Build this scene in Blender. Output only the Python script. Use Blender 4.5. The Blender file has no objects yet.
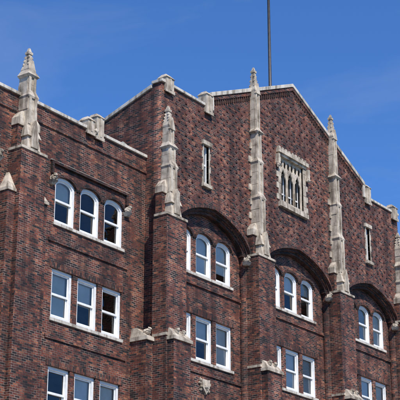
import bpy, math, random, bmesh
from mathutils import Vector, noise
random.seed(11)
S=bpy.context.scene
# ------------------------------------------------------------ helpers
def nt(name):
    m=bpy.data.materials.new(name); m.use_nodes=True
    t=m.node_tree; b=t.nodes['Principled BSDF']; return m,t,b
def N(t,k,**kw):
    n=t.nodes.new(k)
    for a,v in kw.items(): setattr(n,a,v)
    return n
def ramp(t,stops,interp='LINEAR'):
    r=N(t,'ShaderNodeValToRGB'); r.color_ramp.interpolation=interp
    e=r.color_ramp.elements
    while len(e)>1: e.remove(e[-1])
    e[0].position=stops[0][0]; e[0].color=(*stops[0][1],1)
    for p_,c in stops[1:]:
        q=e.new(p_); q.color=(*c,1)
    return r
def mix(t,bt,fac,a,b):
    m=N(t,'ShaderNodeMix',data_type='RGBA',blend_type=bt)
    for s,v in ((m.inputs[0],fac),(m.inputs[6],a),(m.inputs[7],b)):
        if hasattr(v,'links') or hasattr(v,'is_linked'): t.links.new(v,s)
        elif isinstance(v,(int,float)): s.default_value=v
        else: s.default_value=(*v,1)
    return m.outputs[2]
def brick_mat(name,swap=False,dark=.95,mort=(.24,.19,.15)):
    m,t,b=nt(name); L=t.links.new
    uv=N(t,'ShaderNodeUVMap',uv_map='UVMap')
    mp=N(t,'ShaderNodeMapping'); L(uv.outputs[0],mp.inputs[0])
    if swap: mp.inputs['Rotation'].default_value=(0,0,math.pi/2)
    br=N(t,'ShaderNodeTexBrick'); L(mp.outputs[0],br.inputs[0])
    br.inputs['Color1'].default_value=(0,0,0,1); br.inputs['Color2'].default_value=(1,1,1,1)
    br.inputs['Mortar'].default_value=(.5,.5,.5,1)
    br.inputs['Scale'].default_value=1; br.inputs['Mortar Size'].default_value=.008
    br.inputs['Mortar Smooth'].default_value=.1
    br.inputs['Brick Width'].default_value=.215; br.inputs['Row Height'].default_value=.0752
    br.offset=.5
    r=ramp(t,[(0,(.014,.01,.011)),(.2,(.035,.016,.015)),(.34,(.15,.04,.025)),(.46,(.075,.024,.019)),(.58,(.20,.05,.028)),(.7,(.105,.031,.022)),(.82,(.235,.066,.034)),(.93,(.33,.125,.065)),(1,(.025,.014,.015))])
    L(br.outputs['Color'],r.inputs[0])
    geo=N(t,'ShaderNodeNewGeometry')
    n1=N(t,'ShaderNodeTexNoise'); n1.inputs['Scale'].default_value=.55; n1.inputs['Detail'].default_value=4
    L(geo.outputs['Position'],n1.inputs['Vector'])
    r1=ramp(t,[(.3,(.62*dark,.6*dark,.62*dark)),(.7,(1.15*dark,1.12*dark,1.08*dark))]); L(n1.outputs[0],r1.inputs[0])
    n2=N(t,'ShaderNodeTexNoise'); n2.inputs['Scale'].default_value=17; n2.inputs['Detail'].default_value=3
    L(geo.outputs['Position'],n2.inputs['Vector'])
    r2=ramp(t,[(.3,(.5,.5,.5)),(.7,(1.5,1.5,1.5))]); L(n2.outputs[0],r2.inputs[0])
    mp3=N(t,'ShaderNodeMapping'); mp3.inputs['Scale'].default_value=(3.2,3.2,.2); L(geo.outputs['Position'],mp3.inputs[0])
    n3=N(t,'ShaderNodeTexNoise'); n3.inputs['Scale'].default_value=1; n3.inputs['Detail'].default_value=5; L(mp3.outputs[0],n3.inputs['Vector'])
    r3=ramp(t,[(.38,(.52,.52,.55)),(.56,(1.08,1.08,1.08))]); L(n3.outputs[0],r3.inputs[0])
    c=mix(t,'MULTIPLY',1.,r.outputs[0],r2.outputs[0])
    n4=N(t,'ShaderNodeTexNoise'); n4.inputs['Scale'].default_value=1.9; n4.inputs['Detail'].default_value=4; L(geo.outputs['Position'],n4.inputs['Vector'])
    r4=ramp(t,[(.4,tuple(x*.3 for x in mort)),(.62,tuple(x*1.4 for x in mort))]); L(n4.outputs[0],r4.inputs[0])
    c=mix(t,'MIX',br.outputs['Fac'],c,r4.outputs[0])
    c=mix(t,'MULTIPLY',1.,c,r1.outputs[0]); c=mix(t,'MULTIPLY',1.,c,r3.outputs[0])
    L(c,b.inputs['Base Color']); b.inputs['Roughness'].default_value=.85
    bm=N(t,'ShaderNodeBump'); bm.inputs['Strength'].default_value=.7; bm.inputs['Distance'].default_value=.014
    inv=N(t,'ShaderNodeMath',operation='SUBTRACT'); inv.inputs[0].default_value=1; L(br.outputs['Fac'],inv.inputs[1])
    ad2=N(t,'ShaderNodeMath',operation='MULTIPLY_ADD'); L(br.outputs['Color'],ad2.inputs[0]); ad2.inputs[1].default_value=.8; L(inv.outputs[0],ad2.inputs[2])
    L(ad2.outputs[0],bm.inputs['Height']); L(bm.outputs[0],b.inputs['Normal'])
    return m
def noisy(name,c0,c1,scale,rough=.85,bump=.3,streak=True):
    m,t,b=nt(name); L=t.links.new
    geo=N(t,'ShaderNodeNewGeometry')
    n1=N(t,'ShaderNodeTexNoise'); n1.inputs['Scale'].default_value=scale; n1.inputs['Detail'].default_value=7; n1.inputs['Roughness'].default_value=.65
    L(geo.outputs['Position'],n1.inputs['Vector'])
    r=ramp(t,[(.3,c0),(.62,c1)]); L(n1.outputs[0],r.inputs[0]); c=r.outputs[0]
    if streak:
        mp3=N(t,'ShaderNodeMapping'); mp3.inputs['Scale'].default_value=(5,5,.8); L(geo.outputs['Position'],mp3.inputs[0])
        n3=N(t,'ShaderNodeTexNoise'); n3.inputs['Scale'].default_value=1; n3.inputs['Detail'].default_value=5; L(mp3.outputs[0],n3.inputs['Vector'])
        r3=ramp(t,[(.36,(.48,.45,.42)),(.5,(1.04,1.04,1.04))]); L(n3.outputs[0],r3.inputs[0])
        c=mix(t,'MULTIPLY',1.,c,r3.outputs[0])
    L(c,b.inputs['Base Color']); b.inputs['Roughness'].default_value=rough
    if bump:
        bm=N(t,'ShaderNodeBump'); bm.inputs['Strength'].default_value=bump; bm.inputs['Distance'].default_value=.02
        L(n1.outputs[0],bm.inputs['Height']); L(bm.outputs[0],b.inputs['Normal'])
    return m
M_brick=brick_mat('brick')
M_sold=brick_mat('brick_soldier',True,.75)
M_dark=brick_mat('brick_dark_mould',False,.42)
M_hdr=noisy('header_brick',(.035,.017,.015),(.11,.034,.025),6,.85,.2,False)
M_stone=noisy('limestone',(.25,.205,.155),(.58,.50,.395),3.2,.9,.6)
M_cope=noisy('coping_stone',(.36,.325,.27),(.62,.565,.48),2.5,.85,.3)
M_white=noisy('white_paint',(.66,.66,.64),(.82,.82,.8),7,.5,0,False)
M_roof=noisy('roof_felt',(.04,.04,.042),(.09,.09,.09),2,.9,.2,False)
M_metal=noisy('painted_steel',(.03,.028,.028),(.07,.06,.055),5,.5,.1,False)
M_blind=noisy('window_shade',(.62,.61,.58),(.82,.81,.77),1.1,.9,0,False)
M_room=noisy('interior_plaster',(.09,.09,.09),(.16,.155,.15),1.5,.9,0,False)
def glass():
    m=bpy.data.materials.new('window_glass'); m.use_nodes=True; t=m.node_tree; t.nodes.clear(); L=t.links.new
    o=N(t,'ShaderNodeOutputMaterial'); g=N(t,'ShaderNodeBsdfGlossy'); g.inputs['Roughness'].default_value=.03; g.inputs['Color'].default_value=(.95,.93,.91,1)
    tr=N(t,'ShaderNodeBsdfTransparent'); tr.inputs[0].default_value=(.95,.96,.96,1)
    fr=N(t,'ShaderNodeFresnel'); fr.inputs[0].default_value=1.65
    mx=N(t,'ShaderNodeMixShader'); L(fr.outputs[0],mx.inputs[0]); L(tr.outputs[0],mx.inputs[1]); L(g.outputs[0],mx.inputs[2]); L(mx.outputs[0],o.inputs[0])
    n=N(t,'ShaderNodeTexNoise'); n.inputs['Scale'].default_value=1.6; ge=N(t,'ShaderNodeNewGeometry'); L(ge.outputs['Position'],n.inputs['Vector'])
    b=N(t,'ShaderNodeBump'); b.inputs['Distance'].default_value=.05; b.inputs['Strength'].default_value=.4; L(n.outputs[0],b.inputs['Height']); L(b.outputs[0],g.inputs['Normal'])
    return m
M_glass=glass()
root=bpy.data.objects.new('brick_apartment_building',None); S.collection.objects.link(root)
def boxuv(me):
    uv=me.uv_layers.new(name='UVMap') if not me.uv_layers else me.uv_layers[0]
    for p_ in me.polygons:
        n=p_.normal; a=max(range(3),key=lambda i:abs(n[i]))
        for li in p_.loop_indices:
            v=me.vertices[me.loops[li].vertex_index].co
            uv.data[li].uv=((v.y+.11,v.z) if a==0 else (v.x,v.z) if a==1 else (v.x,v.y))
def link(me,name,mat,parent=root):
    boxuv(me)
    if mat: me.materials.append(mat)
    o=bpy.data.objects.new(name,me); S.collection.objects.link(o)
    if parent: o.parent=parent
    return o
class MB:
    def __init__(s): s.v=[];s.f=[]
    def hexa(s,P):
        i=len(s.v); s.v+=P
        for q in ((0,3,2,1),(4,5,6,7),(0,1,5,4),(1,2,6,5),(2,3,7,6),(3,0,4,7)): s.f.append(tuple(i+k for k in q))
    def box(s,x0,x1,y0,y1,z0,z1): s.fr((x0,x1,y0,y1,z0),(x0,x1,y0,y1,z1))
    def fr(s,a,b):
        s.hexa([(a[0],a[2],a[4]),(a[1],a[2],a[4]),(a[1],a[3],a[4]),(a[0],a[3],a[4]),
                (b[0],b[2],b[4]),(b[1],b[2],b[4]),(b[1],b[3],b[4]),(b[0],b[3],b[4])])
    def prism(s,poly,y0,y1):
        i=len(s.v); n=len(poly)
        s.v+=[(x,y0,z) for x,z in poly]+[(x,y1,z) for x,z in poly]
        s.f.append(tuple(range(i,i+n))); s.f.append(tuple(range(i+2*n-1,i+n-1,-1)))
        for k in range(n):
            l=(k+1)%n; s.f.append((i+k,i+n+k,i+n+l,i+l))
    def blob(s,c,r,amp=.35,sq=(1,1,1),seg=8,rings=6):
        i=len(s.v); sd=Vector((c[0]*3.1,c[1]*2.7,c[2]*1.9))
        for a in range(rings+1):
            ph=math.pi*a/rings
            for b in range(seg):
                t=2*math.pi*b/seg
                d=Vector((math.sin(ph)*math.cos(t),math.sin(ph)*math.sin(t),math.cos(ph)))
                k=r*(1+amp*noise.noise(d*1.7+sd)*2)
                s.v.append((c[0]+d.x*k*sq[0],c[1]+d.y*k*sq[1],c[2]+d.z*k*sq[2]))
        for a in range(rings):
            for b in range(seg):
                s.f.append((i+a*seg+b,i+(a+1)*seg+b,i+(a+1)*seg+(b+1)%seg,i+a*seg+(b+1)%seg))
    def beast(s,c,r,sx=1):
        x,y,z=c
        s.blob((x,y+.3*r,z),r*.9,.25,(1,1,1.0),10,8)
        s.blob((x+sx*.1*r,y-.45*r,z+.2*r),r*.7,.3,(1,1,1.15),10,8)
        s.blob((x+sx*.15*r,y-.85*r,z+.75*r),r*.5,.25,(1,1.1,1),10,8)
        s.blob((x+sx*.15*r,y-1.25*r,z+.6*r),r*.26,.2,(1,1.3,.8),8,6)
        for k in (-1,1):
            s.blob((x+k*.55*r,y-.5*r,z-.35*r),r*.33,.3,(1,1.3,1.1),8,6)
            s.blob((x+sx*.15*r+k*.3*r,y-.75*r,z+1.15*r),r*.15,.2,(1,1,1.4),6,5)
    def obj(s,name,mat,parent=root,bevel=0):
        me=bpy.data.meshes.new(name); me.from_pydata(s.v,[],s.f)
        bm=bmesh.new(); bm.from_mesh(me); bmesh.ops.recalc_face_normals(bm,faces=bm.faces[:]); bm.to_mesh(me); bm.free()
        me.update(); o=link(me,name,mat,parent)
        if bevel:
            b=o.modifiers.new('bevel','BEVEL'); b.width=bevel; b.segments=2; b.limit_method='ANGLE'
        return o
def plate_mesh(name,outer,holes,y0,y1):
    cu=bpy.data.curves.new(name,'CURVE'); cu.dimensions='2D'; cu.fill_mode='BOTH'; cu.extrude=(y1-y0)/2
    for poly in [outer]+holes:
        sp=cu.splines.new('POLY'); sp.points.add(len(poly)-1); sp.use_cyclic_u=True
        for k,(x,z) in enumerate(poly): sp.points[k].co=(x,z,0,1)
    o=bpy.data.objects.new('tmp',cu); S.collection.objects.link(o)
    dg=bpy.context.evaluated_depsgraph_get(); dg.update()
    me=bpy.data.meshes.new_from_object(o.evaluated_get(dg)); bpy.data.objects.remove(o)
    ym=(y0+y1)/2
    for v in me.vertices: v.co=(v.co.x,ym-v.co.z,v.co.y)
    me.name=name
    bm=bmesh.new(); bm.from_mesh(me); bmesh.ops.remove_doubles(bm,verts=bm.verts[:],dist=1e-5); bmesh.ops.recalc_face_normals(bm,faces=bm.faces[:]); bm.to_mesh(me); bm.free()
    me.materials.clear(); me.update(); return me
def plate(name,outer,holes,y0,y1,mat,parent=root): return link(plate_mesh(name,outer,holes,y0,y1),name,mat,parent)
def rect(x0,x1,z0,z1): return [(x0,z0),(x1,z0),(x1,z1),(x0,z1)]
def winpoly(x0,x1,z0,z1,arch,n=12):
    if not arch: return rect(x0,x1,z0,z1)
    c=(x0+x1)/2;h=(x1-x0)/2; zs=z1-arch
    return [(x0,z0),(x1,z0)]+[(c+h*math.cos(math.pi*k/n),zs+arch*math.sin(math.pi*k/n)) for k in range(n+1)]
# ------------------------------------------------------------ layout
PX=[36.98,42.97,49.33,55.32]
BC=[39.9,46.15,52.4]
CORNX0,CORNX1=36.72,55.58
WY=.7
def archz(t,zs,rise):
    t=min(1,abs(t)); return zs+rise*(.8*math.sqrt(1-t*t)+.2*(1-t))
ZS,RISE=18.3,1.2
WW,WH=1.06,1.72
rows=[(16.93,.27),(13.58,0),(10.23,0),(6.88,0),(3.4,0)]
def make_window(w,h,arch,tag):
    hw=w/2; f=.1
    me1=plate_mesh('frame'+tag,winpoly(-hw,hw,0,h,arch),[winpoly(-hw+f,hw-f,f,h-f,max(0,arch-.04) if arch else 0)],-.03,.12)
    iw=hw-f+.003; mid=h*.5
    me2=plate_mesh('upper_sash'+tag,winpoly(-iw,iw,mid-.03,h-f+.003,max(0,arch-.04) if arch else 0),
        [winpoly(-iw+.055,iw-.055,mid+.045,h-f-.055,max(0,arch-.08) if arch else 0)],.02,.065)
    me3=plate_mesh('lower_sash'+tag,rect(-iw,iw,f-.003,mid+.035),[rect(-iw+.06,iw-.06,f+.08,mid-.03)],.07,.112)
    g=MB(); g.v=[(-iw+.05,.045,mid+.03),(iw-.05,.045,mid+.03),(iw-.05,.045,h-f-.04),(-iw+.05,.045,h-f-.04)]; g.f=[(0,1,2,3)]
    if arch:
        pl=winpoly(-iw+.05,iw-.05,mid+.03,h-f-.05,max(0.02,arch-.08)); g.v=[(x,.045,z) for x,z in pl]; g.f=[tuple(range(len(pl)))]
    i=len(g.v); g.v+=[(-iw+.05,.092,f+.06),(iw-.05,.092,f+.06),(iw-.05,.092,mid-.01),(-iw+.05,.092,mid-.01)]; g.f.append((i,i+1,i+2,i+3))
    mg=bpy.data.meshes.new('glass'+tag); mg.from_pydata(g.v,[],g.f)
    for m_ in (me1,me2,me3): boxuv(m_); m_.materials.append(M_white)
    mg.materials.append(M_glass)
    return [('frame',me1),('upper_sash',me2),('lower_sash',me3),('panes',mg)]
W_arch=make_window(WW,WH,.27,'_a'); W_rect=make_window(WW,WH,0,'_r')
blinds=MB(); sills=MB()
def place_windows(cx,yw,z,arch):
    holes=[]
    for k in (-1,0,1):
        x=cx+k*1.31
        for nm,me in (W_arch if arch else W_rect):
            o=bpy.data.objects.new('window_'+nm,me); S.collection.objects.link(o); o.parent=root
            o.location=(x,yw+.1,z)
            if nm=='panes': o.rotation_euler=(random.uniform(-.012,.012),0,random.uniform(-.01,.01))
        r=random.random()
        zt=z+WH-.06 if not arch else z+WH-.11
        if r<.6:         # full or nearly full roller shade, close behind the sashes
            zb=z+random.choice([.08,.08,.2,.45,.8])
            b_=random.uniform(0,.012)
            blinds.hexa([(x-.44,yw+.225,zb),(x+.44,yw+.225+b_,zb),(x+.44,yw+.23+b_,zb),(x-.44,yw+.23,zb),(x-.44,yw+.223,zt),(x+.44,yw+.223,zt),(x+.44,yw+.228,zt),(x-.44,yw+.228,zt)])
        elif r<.9:       # slatted blind
            zb=z+random.choice([.1,.6,.9,1.1]); y=yw+.225; zz=zt
            while zz>zb:
                blinds.hexa([(x-.44,y,zz-.048),(x+.44,y,zz-.048),(x+.44,y+.006,zz-.048),(x-.44,y+.006,zz-.048),(x-.44,y+.022,zz-.002),(x+.44,y+.022,zz-.002),(x+.44,y+.028,zz-.002),(x-.44,y+.028,zz-.002)])
                zz-=.05
        holes.append(winpoly(x-WW/2-.005,x+WW/2+.005,z-.005,z+WH+.005,arch))
    sills.box(cx-1.31-WW/2-.06,cx+1.31+WW/2+.06,yw-.06,yw+.2,z-.115,z-.006)
    return holes
stone=MB(); cope=MB(); brick=MB(); dark=MB(); sold=MB()
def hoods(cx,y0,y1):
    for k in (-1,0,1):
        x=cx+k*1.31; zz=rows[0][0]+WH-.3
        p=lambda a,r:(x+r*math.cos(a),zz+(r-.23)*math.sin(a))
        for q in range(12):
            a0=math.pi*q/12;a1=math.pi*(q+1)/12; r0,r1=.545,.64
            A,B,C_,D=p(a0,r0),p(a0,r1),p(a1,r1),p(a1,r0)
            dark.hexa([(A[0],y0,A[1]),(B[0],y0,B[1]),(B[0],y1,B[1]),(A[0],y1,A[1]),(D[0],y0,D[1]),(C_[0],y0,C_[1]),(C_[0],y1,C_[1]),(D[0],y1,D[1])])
# ------------------------------------------------------------ central block
front_holes=[]
for i,bc in enumerate(BC):
    x0,x1=PX[i]+.66,PX[i+1]-.66; h=(x1-x0)/2; c=(x0+x1)/2
    front_holes.append([(x0,.3),(x1,.3)]+[(c+h*math.cos(math.pi*k/32),archz(math.cos(math.pi*k/32),ZS,RISE)) for k in range(33)])
    def ring(i0,i1,y0,y1,mb):
        n=40; P=[math.cos(math.pi*k/n) for k in range(n+1)]
        inn=[(c+(h+i0)*t,archz(t,ZS,RISE+i0)) for t in P]; out=[(c+(h+i1)*t,archz(t,ZS,RISE+i1)) for t in P]
        for k in range(n):
            a,b,cc,d=inn[k],out[k],out[k+1],inn[k+1]
            mb.hexa([(a[0],y0,a[1]),(b[0],y0,b[1]),(b[0],y1,b[1]),(a[0],y1,a[1]),(d[0],y0,d[1]),(cc[0],y0,cc[1]),(cc[0],y1,cc[1]),(d[0],y1,d[1])])
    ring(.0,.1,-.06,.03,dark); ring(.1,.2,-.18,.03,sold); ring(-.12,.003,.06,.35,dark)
    hs=[]
    for z,ar in rows: hs+=place_windows(bc,.3,z,ar)
    plate('bay_wall',rect(x0-.1,x1+.1,.2,19.7),hs,.3,.6,M_brick)
    for z,ar in rows[1:]:
        sold.box(bc-2.0,bc+2.0,.28,.33,z+WH+.01,z+WH+.22)
    hoods(bc,.255,.33)
    for z,ar in rows[:-1]:
        brick.box(x0-.02,x1+.02,.245,.33,z-.5,z-.36)
    for z,ar in rows[1:3]:
        zz=z-.95
        stone.prism([(bc-.22,zz+.26),(bc-.22,zz-.02),(bc,zz-.3),(bc+.22,zz-.02),(bc+.22,zz+.26)],.2,.32)
        stone.blob((bc,.2,zz+.03),.11,.3,(1,.5,1.3),10,8)
        for k in (-1,1):
            for a_ in range(4): stone.blob((bc+k*(.28+.05*math.sin(a_*2)),.27,zz+.25-a_*.13),.06,.4,(1,.8,1),7,5)
SL=[39.62,52.5]; SZ=[20.58,20.78]
for x,z in zip(SL,SZ): front_holes.append(rect(x-.17,x+.17,z,z+1.62))
TX0,TX1,TZ0,TZ1=44.85,47.05,21.3,23.85
front_holes.append(rect(TX0+.2,TX1-.2,TZ0+.15,TZ1-.2))
GZ=24.52
outer=[(CORNX0,.0),(CORNX1,0),(CORNX1,23.9),(52.25,23.9),(52.25,GZ),(46.15,27.25),(40.05,GZ),(40.05,23.9),(CORNX0,23.9)]
plate('front_wall',outer,front_holes,0,.42,M_brick)
for xa,xb in ((CORNX0,CORNX0+.4),(CORNX1-.4,CORNX1)):
    brick.hexa([(xa+.002,.422,0),(xb-.002,.422,0),(xb-.002,8.5,0),(xa+.002,8.5,0),(xa+.002,.422,23.75),(xb-.002,.422,23.75),(xb-.002,8.5,20.95),(xa+.002,8.5,20.95)])
    brick.box(xa+.002,xb-.002,8.502,14,0,20.95)
    cope.box(xa-.06,xb+.06,-.08,.45,23.903,24.02)
    a_,b_=xa-.06,xb+.06
    cope.hexa([(a_,.453,23.75),(b_,.453,23.75),(b_,8.5,20.955),(a_,8.5,20.955),(a_,.453,23.9),(b_,.453,23.9),(b_,8.5,21.09),(a_,8.5,21.09)])
    cope.box(a_,b_,8.503,14.05,20.953,21.085)
roof=MB()
roof.hexa([(37.15,.43,22.9),(55.15,.43,22.9),(55.15,8.5,20.2),(37.15,8.5,20.2),(37.15,.43,23.2),(55.15,.43,23.2),(55.15,8.5,20.5),(37.15,8.5,20.5)])
roof.box(37.15,55.15,8.503,13.59,20.2,20.5)
roof.prism([(40.9,23.0),(51.4,23.0),(46.15,26.4)],.43,7)
brick.box(CORNX0+.4,CORNX1-.4,13.6,14,0,20.8)
for a,b in ((CORNX0+.47,39.98),(52.32,CORNX1-.47)):
    cope.box(a,b,-.07,.48,23.903,24.015)
for sx in (1,-1):
    q=lambda x,z:(46.15+sx*(x),z)
    P=[q(0,27.253),q(0,27.41),q(6.22,GZ+.13),q(6.22,GZ-.04),q(6.1,GZ+.003)]
    if sx>0: P=P[::-1]
    cope.prism(P,-.08,.5)
    xs=sorted((46.15+sx*6.06,46.15+sx*6.24)); cope.box(xs[0],xs[1],-.075,.46,23.88,GZ-.045)
    for k in range(38):
        x=.25+k*.152; zt=27.253-(27.25-GZ)*x/6.1
        X=46.15+sx*x
        dark.box(X-.034,X+.034,-.04,.01,zt-.40,zt-.14)
    P=[q(0.0,27.08),q(0,27.2),q(6.0,GZ-.02),q(6.0,GZ-.14)]
    if sx>0: P=P[::-1]
    brick.prism(P,-.055,.01)
def crenel(cx,y,z0,z1,hw,d=.3):
    stone.box(cx-hw,cx+hw,y-.12,y+d,z0,z1-.16)
    stone.fr((cx-hw-.03,cx+hw+.03,y-.16,y+d+.03,z1-.16),(cx-hw+.08,cx+hw-.08,y-.02,y+d-.1,z1))
    stone.box(cx-.05,cx+.05,y-.16,y-.1,z0+.05,z1-.2)
    stone.box(cx-hw-.03,cx+hw+.03,y-.145,y-.1,z0-.07,z0+.06)
crenel(SL[0]+.1,0,23.65,24.58,.22,.3); crenel(SL[1]+.1,0,23.65,24.6,.22,.3)
crenel(37.12,0,23.6,24.32,.24,.3); crenel(55.2,0,23.6,24.35,.24,.3)
white=MB(); panes=MB()
for x,sz in zip(SL,SZ):
    for s_ in (-1,1):
        for k in range(6):
            w_=.06 if k%2 else .11
            z=sz-.02+k*.275; xa=x+s_*.17; xb=x+s_*(.17+w_)
            stone.box(min(xa,xb),max(xa,xb),-.03,.1,z,z+.268)
    stone.box(x-.3,x+.3,-.1,.12,sz+1.63,sz+1.8); stone.box(x-.3,x+.3,-.12,.12,sz-.16,sz-.02)
    white.box(x-.17,x-.12,.1,.2,sz,sz+1.62); white.box(x+.12,x+.17,.1,.2,sz,sz+1.62)
    for zz in (0,.8,1.55): white.box(x-.119,x+.119,.105,.19,sz+zz,sz+zz+.07)
    i=len(panes.v); panes.v+= [(x-.14,.15,sz+.05),(x+.14,.15,sz+.05),(x+.14,.15,sz+1.6),(x-.14,.15,sz+1.6)]; panes.f.append((i,i+1,i+2,i+3))
    blinds.box(x-.14,x+.14,.195,.2,sz+.3,sz+1.6)
# traceried stone window
cx=(TX0+TX1)/2
lights=[]
def lancet(xc,hw,zb_,zs_,rise):
    pts=[(xc-hw,zb_),(xc+hw,zb_),(xc+hw,zs_)]
    R=[((1-a/8)**.7*(1-.25*math.sin(a/8*math.pi*2)**2),a/8) for a in range(1,8)]
    for w_,a in R: pts.append((xc+hw*w_,zs_+rise*a))
    pts.append((xc,zs_+rise))
    for w_,a in R[::-1]: pts.append((xc-hw*w_,zs_+rise*a))
    pts.append((xc-hw,zs_)); return pts
for k in (-1,0,1):
    lights.append(lancet(cx+k*.57,.235,TZ0+.34,22.65,.45))
for k in (-1.25,-.75,-.25,.25,.75,1.25):
    xc=cx+k*.57; z_=23.1
    lights.append([(xc,z_-.0),(xc+.1,z_+.12),(xc+.085,z_+.33),(xc,z_+.42),(xc-.085,z_+.33),(xc-.1,z_+.12)])
plate('tracery_panel',rect(TX0+.15,TX1-.15,TZ0+.1,TZ1-.15),lights,.06,.14,M_stone)
stone.box(TX0-.02,TX1+.02,-.14,.12,TZ0-.06,TZ0+.14); stone.box(TX0+.05,TX1-.05,-.06,.057,TZ0+.143,TZ0+.24)
stone.box(TX0-.1,TX1+.1,-.16,.12,TZ1-.17,TZ1); stone.box(TX0,TX1,-.09,.1,TZ1-.27,TZ1-.173)
for k in range(9):
    stone.box(TX0-.05+k*.26,TX0+.08+k*.26,-.12,.05,TZ1+.003,TZ1+.12)
for s_ in (-1,1):
    for k in range(8):
        w_=.2 if k%2 else .34
        xo=cx+s_*.9; z=TZ0+.243+k*.254; xe=cx+s_*(.9+w_)
        stone.box(min(xo,xe),max(xo,xe),-.035-.01*(k%2),.1,z,z+.247)
    stone.box(cx+s_*1.2-.07,cx+s_*1.2+.07,-.16,0.05,TZ1-.7,TZ1-.273)
    stone.blob((cx+s_*1.2,-.1,TZ1-.76),.11,.4)
for k in (-.5,.5):
    stone.box(cx+k*.57-.025,cx+k*.57+.025,.03,.07,TZ0+.243,22.95)
i=len(panes.v); panes.v+=[(TX0+.2,.3,TZ0+.2),(TX1-.2,.3,TZ0+.2),(TX1-.2,.3,TZ1-.2),(TX0+.2,.3,TZ1-.2)]; panes.f.append((i,i+1,i+2,i+3))
for k in range(4): white.box(cx-.85+k*.57-.03,cx-.85+k*.57+.03,.24,.28,TZ0+.2,23.0)
white.box(cx-.85,cx+.85,.235,.275,22.0,22.06)
hdr=MB()
z=19.02; row=0
while z<27:
    x=37.0+(.215 if row%2 else 0)
    while x<55.4:
        ok=True
        zt=(23.9-.3) if (x<40.05 or x>52.25) else 27.25-(27.25-GZ)*abs(x-46.15)/6.1-.62
        if z>zt: ok=False
        for p_ in PX:
            if abs(x-p_)<.55: ok=False
        for bi,bc in enumerate(BC):
            x0,x1=PX[bi]+.66,PX[bi+1]-.66;h=(x1-x0)/2+.25;c=(x0+x1)/2
            if abs(x-c)<h and z<archz((x-c)/h,ZS,RISE+.4)+.15: ok=False
        for s_ in SL:
            if abs(x-s_)<.5 and 20.2<z<22.8: ok=False
            if abs(x-s_)<.4 and z>23.4: ok=False
        if TX0-.3<x<TX1+.3 and TZ0-.25<z<TZ1+.3: ok=False
        if ok and random.random()>.03:
            j=random.uniform(-.008,.008); d_=random.uniform(-.036,-.018)
            hdr.box(x-.052+j,x+.052+j,d_,.005,z,z+.066)
        x+=.43
    z+=.2256; row+=1
hdr.obj('diaper_header_bricks',M_hdr)
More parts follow.
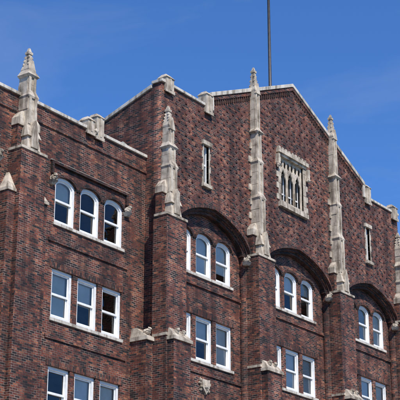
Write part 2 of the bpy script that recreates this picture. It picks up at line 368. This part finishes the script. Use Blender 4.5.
# ------------------------------------------------------------ piers and pinnacles
def pinnacle(cx,y,zb,zt,tall,cap=True):
    brick.box(cx-.6,cx+.6,y-.58,y+.05,0,zb)
    if cap:
        brick.box(cx-.5,cx+.5,y-.86,y-.55,.0,13.6)
        stone.box(cx-.56,cx+.56,y-.92,y-.5,13.6,13.72)
        stone.fr((cx-.53,cx+.53,y-.89,y-.5,13.72),(cx-.45,cx+.45,y-.62,y-.5,14.05))
        stone.beast((cx-.2,y-.66,13.9),.14); stone.beast((cx+.22,y-.66,13.9),.13,-1)
        stone.box(cx-.63,cx+.63,y-.61,y+.02,13.76,13.86)
    stone.box(cx-.63,cx+.63,y-.62,y+.0,zb,zb+.09)
    for s_ in (-1,1):
        xa,xb=sorted((cx+s_*.2,cx+s_*.5))
        brick.box(xa,xb,y-.26,y+.04,zb+.09,zb+.95)
        xa,xb=sorted((cx+s_*.2,cx+s_*.54))
        stone.box(xa,xb,y-.31,y+.03,zb+.95,zb+1.2)
        stone.fr((xa,xb,y-.31,y+.03,zb+1.2),(min(cx+s_*.2,cx+s_*.3),max(cx+s_*.2,cx+s_*.3),y-.24,y+.03,zb+1.5))
    stone.fr((cx-.32,cx+.32,y-.58,y+.02,zb+.09),(cx-.27,cx+.27,y-.5,y+.02,zb+.55))
    stone.fr((cx-.33,cx+.33,y-.58,y+.02,zb+.55),(cx-.23,cx+.23,y-.4,y+.02,zb+1.05))
    stone.prism([(cx-.17,zb+.15),(cx+.17,zb+.15),(cx+.13,zb+.75),(cx,zb+1.15),(cx-.13,zb+.75)],y-.62,y-.3)
    def shaft(z0,z1,hw,yf,yb,ledge=.07,tp=.02):
        n=max(2,round((z1-z0)/.55)); dz=(z1-z0)/n
        for k in range(n):
            f0=1-k/n; f1=1-(k+1)/n; jx=random.uniform(-.012,.012); jy=random.uniform(-.01,.01)
            a=z0+k*dz; b=z0+(k+1)*dz-.012
            stone.fr((cx-hw-tp*f0+jx,cx+hw+tp*f0+jx,yf-tp*f0+jy,yb-.004*k,a),(cx-hw-tp*f1+jx,cx+hw+tp*f1+jx,yf-tp*f1+jy,yb-.004*k,b))
        stone.box(cx-hw+.03,cx+hw-.03,yf+.03,yb-.05,z0,z1)
        for k in (-1,1):
            c_=cx+k*(hw*.62)
            stone.box(c_-hw*.26,c_+hw*.26,yf-.045,yf+.02,z0+.04,z1-.12)
        stone.fr((cx-hw-.01,cx+hw+.01,yf-.04,yb+.01,z1-.14),(cx-hw-ledge,cx+hw+ledge,yf-ledge-.02,yb+.03,z1-.07))
        stone.fr((cx-hw-ledge,cx+hw+ledge,yf-ledge-.02,yb+.03,z1-.07),(cx-hw+.04,cx+hw-.04,yf+.03,yb-.03,z1+.16))
    if tall: st=[(zb+1.0,zb+2.7,.22,y-.4,.04),(zb+2.7,zb+4.3,.2,y-.33,.04),(zb+4.3,zb+5.65,.18,y-.28,.1),(zb+5.65,zt-1.0,.155,y-.24,.02)]
    else: st=[(zb+1.0,zb+2.15,.22,y-.4,.04),(zb+2.15,zb+2.95,.2,y-.33,.08),(zb+2.95,zt-.75,.155,y-.29,.02)]
    wtop=20.9 if y>.5 else 23.8
    for n_,(a,b,hw,yf,lg) in enumerate(st):
        yb=y+.02
        if n_==len(st)-1: yb=max(yf+.32,y+.02) if b>wtop else y+.02
        elif b>wtop-.5: yb=y+.08
        shaft(a,b,hw,yf,yb,lg)
    a,b,hw,yf,lg=st[-1]; yc=yf+.16
    z0=b+.1
    stone.prism([(cx-hw-.02,b-.25),(cx+hw+.02,b-.25),(cx,b+.25)],yf-.075,yf+.01)
    stone.fr((cx-hw+.03,cx+hw-.03,yc-.14,yc+.12,z0),(cx-.07,cx+.07,yc-.065,yc+.065,zt-.22))
    stone.box(cx-.1,cx+.1,yc-.095,yc+.095,zt-.22,zt-.13)
    stone.fr((cx-.07,cx+.07,yc-.07,yc+.07,zt-.13),(cx-.03,cx+.03,yc-.03,yc+.03,zt+.03))
    for k in range(3):
        f_=(k+.3)/3; r=(hw-.03)*(1-f_)+.07*f_
        for sx in (-1,1):
            for sy in (-1,1): stone.blob((cx+sx*r,yc+sy*r*.9,z0+(zt-.25-z0)*f_),.04,.4,(1,1,1.2),6,4)
    if tall:
        for k in range(6):
            zz=zb+1.75+k*.62; w=.28 if k%2 else .38
            stone.box(cx-w,cx+w,y-.05-.01*(k%2),y+.02,zz,zz+.26)
pinnacle(PX[0],0,18.3,22.9,False); pinnacle(PX[3],0,18.3,22.9,False)
pinnacle(PX[1],0,18.3,26.9,True); pinnacle(PX[2],0,18.3,27.0,True)
for i in range(3):
    for s_,x in ((1,PX[i]+.72),(-1,PX[i+1]-.72)):
        stone.beast((x,-.1,18.12),.13,s_); stone.fr((x-.1,x+.1,-.16,.02,17.92),(x-.16,x+.16,-.26,.02,18.05))
# ------------------------------------------------------------ wings
def wing(xa,xb,centers,piers):
    hs=[]
    for c in centers:
        for z,ar in rows: hs+=place_windows(c,WY,z,ar)
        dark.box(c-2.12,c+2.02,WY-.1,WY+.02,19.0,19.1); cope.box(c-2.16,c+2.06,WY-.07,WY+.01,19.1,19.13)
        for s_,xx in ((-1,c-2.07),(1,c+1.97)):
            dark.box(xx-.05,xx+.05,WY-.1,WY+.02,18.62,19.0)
            stone.beast((xx,WY-.1,18.42),.13,s_); stone.fr((xx-.08,xx+.08,WY-.1,WY+.02,18.2),(xx-.14,xx+.14,WY-.22,WY+.02,18.34))
        for z,ar in rows[1:]:
            sold.box(c-1.97,c+1.97,WY-.022,WY+.03,z+WH+.006,z+WH+.22)
            brick.box(c-2.1,c+2.1,WY-.05,WY+.02,z+WH+.9,z+WH+1.02)
        hoods(c,WY-.04,WY+.03)
        cr=c+.1
        crenel(cr+.2,WY,20.7,21.68,.2,.35); crenel(cr-.3,WY,20.75,21.4,.18,.35)
        stone.blob((cr-.05,WY-.1,20.9),.11,.4)
    plate('wing_wall',rect(xa,xb,0,20.88),hs,WY,WY+.35,M_brick)
    cope.box(xa-.05,xb,WY-.08,WY+.45,20.883,21.0)
    brick.box(xa,xb,WY-.045,WY+.02,20.25,20.33)
    for p_ in piers:
        pinnacle(p_,WY,18.75,22.7,False,False)
        for s_ in (-1,1):
            x0,x1=sorted((p_+s_*.603,p_+s_*.95))
            brick.box(x0,x1,WY-.4,WY+.03,0,17.2); stone.box(x0-.03,x1+.03,WY-.45,WY+.02,17.2,17.3)
            stone.fr((x0-.02,x1+.02,WY-.43,WY+.02,17.3),(x0+(.0 if s_>0 else .3),x1-(.3 if s_>0 else 0),WY-.1,WY+.02,17.95))
    brick.box(xa,xa+.35,WY+.353,14,0,20.85); brick.box(xb-.35,xb,WY+.353,14,0,20.85); brick.box(xa+.36,xb-.36,13.6,13.98,0,20.6)
    roof.box(xa+.3,xb-.3,WY+.36,13.9,20.1,20.3)
wing(24.2,CORNX0-.003,[26.9,33.6],[30.02,24.9]); wing(CORNX1+.003,68.1,[58.7,65.4],[62.28,67.4])
for x0,x1 in ((36.0,36.37),(55.93,56.3)):
    brick.box(x0,x1,.0,.72,0,13.6); stone.box(x0-.06,x1+.02,-.07,.7,13.6,13.74); stone.fr((x0-.03,x1,-.04,.7,13.74),(x0+.05,x1,.5,.7,14.1))
    stone.beast(((x0+x1)/2,.12,13.93),.13)
# small hooded roof vent behind the wing parapet
vent=MB(); vent.box(36.0,36.2,WY+.55,WY+.75,20.3,21.3); vent.fr((35.93,36.27,WY+.48,WY+.82,21.3),(35.98,36.22,WY+.53,WY+.77,21.42)); vent.fr((35.98,36.22,WY+.53,WY+.77,21.42),(36.07,36.13,WY+.62,WY+.68,21.52))
vent.obj('roof_vent',noisy('galvanised',(.2,.21,.19),(.36,.37,.34),5,.6,.1,False),bevel=.01)
stone.obj('carved_stonework',M_stone,bevel=.014); cope.obj('copings',M_cope,bevel=.012)
brick.obj('piers_and_side_walls',M_brick); dark.obj('arch_mouldings',M_dark); sold.obj('soldier_courses',M_sold)
sills.obj('window_sills',M_cope,bevel=.008); blinds.obj('window_blinds',M_blind); white.obj('slit_window_frames',M_white); panes.obj('slit_window_panes',M_glass)
roof.obj('roof',M_roof)
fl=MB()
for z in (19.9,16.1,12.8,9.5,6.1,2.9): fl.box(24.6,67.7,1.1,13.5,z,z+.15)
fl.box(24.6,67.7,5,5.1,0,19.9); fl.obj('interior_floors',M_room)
dr=MB(); dr.box(45.3,47.0,-.05,.35,0,2.9); dr.box(45.2,47.1,-.1,.3,2.9,3.05); dr.obj('entrance_door',M_metal)
# ------------------------------------------------------------ flagpole
me=bpy.data.meshes.new('flagpole'); pv=[];pf=[]
prof=[(21.5,.16),(22.2,.16),(22.25,.085),(30,.07),(38,.045),(38.02,.1),(38.14,.14),(38.28,.1),(38.34,.01)]
for z,r in prof:
    for k in range(16): pv.append((r*math.cos(k*math.pi/8),r*math.sin(k*math.pi/8),z))
for a in range(len(prof)-1):
    for k in range(16): pf.append((a*16+k,a*16+(k+1)%16,(a+1)*16+(k+1)%16,(a+1)*16+k))
me.from_pydata(pv,[],pf); o=link(me,'flagpole',M_metal,None); o.location=(46.25,1.2,0)
for p_ in me.polygons: p_.use_smooth=True
# ------------------------------------------------------------ ground
M_as=noisy('asphalt',(.035,.035,.036),(.065,.064,.062),3,.9,.2,False); M_pv=noisy('pavement',(.22,.21,.2),(.34,.33,.31),1.5,.9,.2,False)
M_gr=noisy('ground',(.07,.08,.05),(.14,.13,.1),.2,.95,.1,False); M_ln=noisy('road_paint',(.6,.6,.58),(.78,.78,.75),5,.7,.1,False)
def sheet(name,x0,x1,y0,y1,z,m):
    b=MB(); b.v=[(x0,y0,z),(x1,y0,z),(x1,y1,z),(x0,y1,z)]; b.f=[(0,1,2,3)]; return b.obj(name,m,None)
sheet('ground',-3000,3000,-3000,3000,-.15,M_gr); sheet('road',-300,400,-24,-8,-.146,M_as)
for nm,y0,y1 in (('pavement',-8,-.9),('pavement.001',-32,-24)):
    b=MB(); b.box(-300,400,y0,y1,-.2,0); b.obj(nm,M_pv,None,.02)
b=MB()
for k in range(-40,70): b.v+=[(k*6,-16.08,-.142),(k*6+3,-16.08,-.142),(k*6+3,-15.92,-.142),(k*6,-15.92,-.142)]; i=len(b.v)-4; b.f.append((i,i+1,i+2,i+3))
b.obj('road_marking',M_ln,None)
# ------------------------------------------------------------ light
sv=Vector((-.34,-.68,.9)).normalized()
el=math.asin(sv.z); az=math.atan2(sv.x,sv.y)
sun=bpy.data.lights.new('sun','SUN'); sun.energy=5; sun.angle=math.radians(.5); sun.color=(1,.94,.86)
so=bpy.data.objects.new('sun',sun); S.collection.objects.link(so); so.rotation_euler=sv.to_track_quat('Z','Y').to_euler()
w=bpy.data.worlds.new('World'); S.world=w; w.use_nodes=True; t=w.node_tree; bg=t.nodes['Background']
sk=N(t,'ShaderNodeTexSky',sky_type='NISHITA'); sk.sun_disc=False; sk.sun_elevation=el; sk.sun_rotation=az
sk.altitude=300; sk.air_density=1.0; sk.dust_density=.3; sk.ozone_density=3
tc=N(t,'ShaderNodeTexCoord'); mp=N(t,'ShaderNodeMapping'); mp.inputs['Scale'].default_value=(2.2,2.2,5); t.links.new(tc.outputs['Generated'],mp.inputs[0])
nz=N(t,'ShaderNodeTexNoise'); nz.inputs['Scale'].default_value=1.6; nz.inputs['Detail'].default_value=6; nz.inputs['Roughness'].default_value=.6; nz.inputs['Distortion'].default_value=.8; t.links.new(mp.outputs[0],nz.inputs[0])
rr=ramp(t,[(.49,(0,0,0)),(.82,(.18,.18,.18))]); t.links.new(nz.outputs[0],rr.inputs[0])
c=mix(t,'MULTIPLY',1.,sk.outputs[0],(.56,.97,1.5))
c=mix(t,'MIX',rr.outputs[0],c,(6,6.3,6.8))
t.links.new(c,bg.inputs[0]); bg.inputs[1].default_value=.115
# ------------------------------------------------------------ camera
cd=bpy.data.cameras.new('cam'); cd.sensor_width=36; cd.lens=1340/400*36; cd.clip_end=6000; cd.clip_start=.5
co=bpy.data.objects.new('cam',cd); S.collection.objects.link(co); co.location=(0,-28.6,1.7)
co.rotation_euler=(math.radians(90+20.46),0,math.radians(-53.9)); S.camera=co
S.view_settings.view_transform='Standard'; S.view_settings.look='None'; S.view_settings.exposure=0
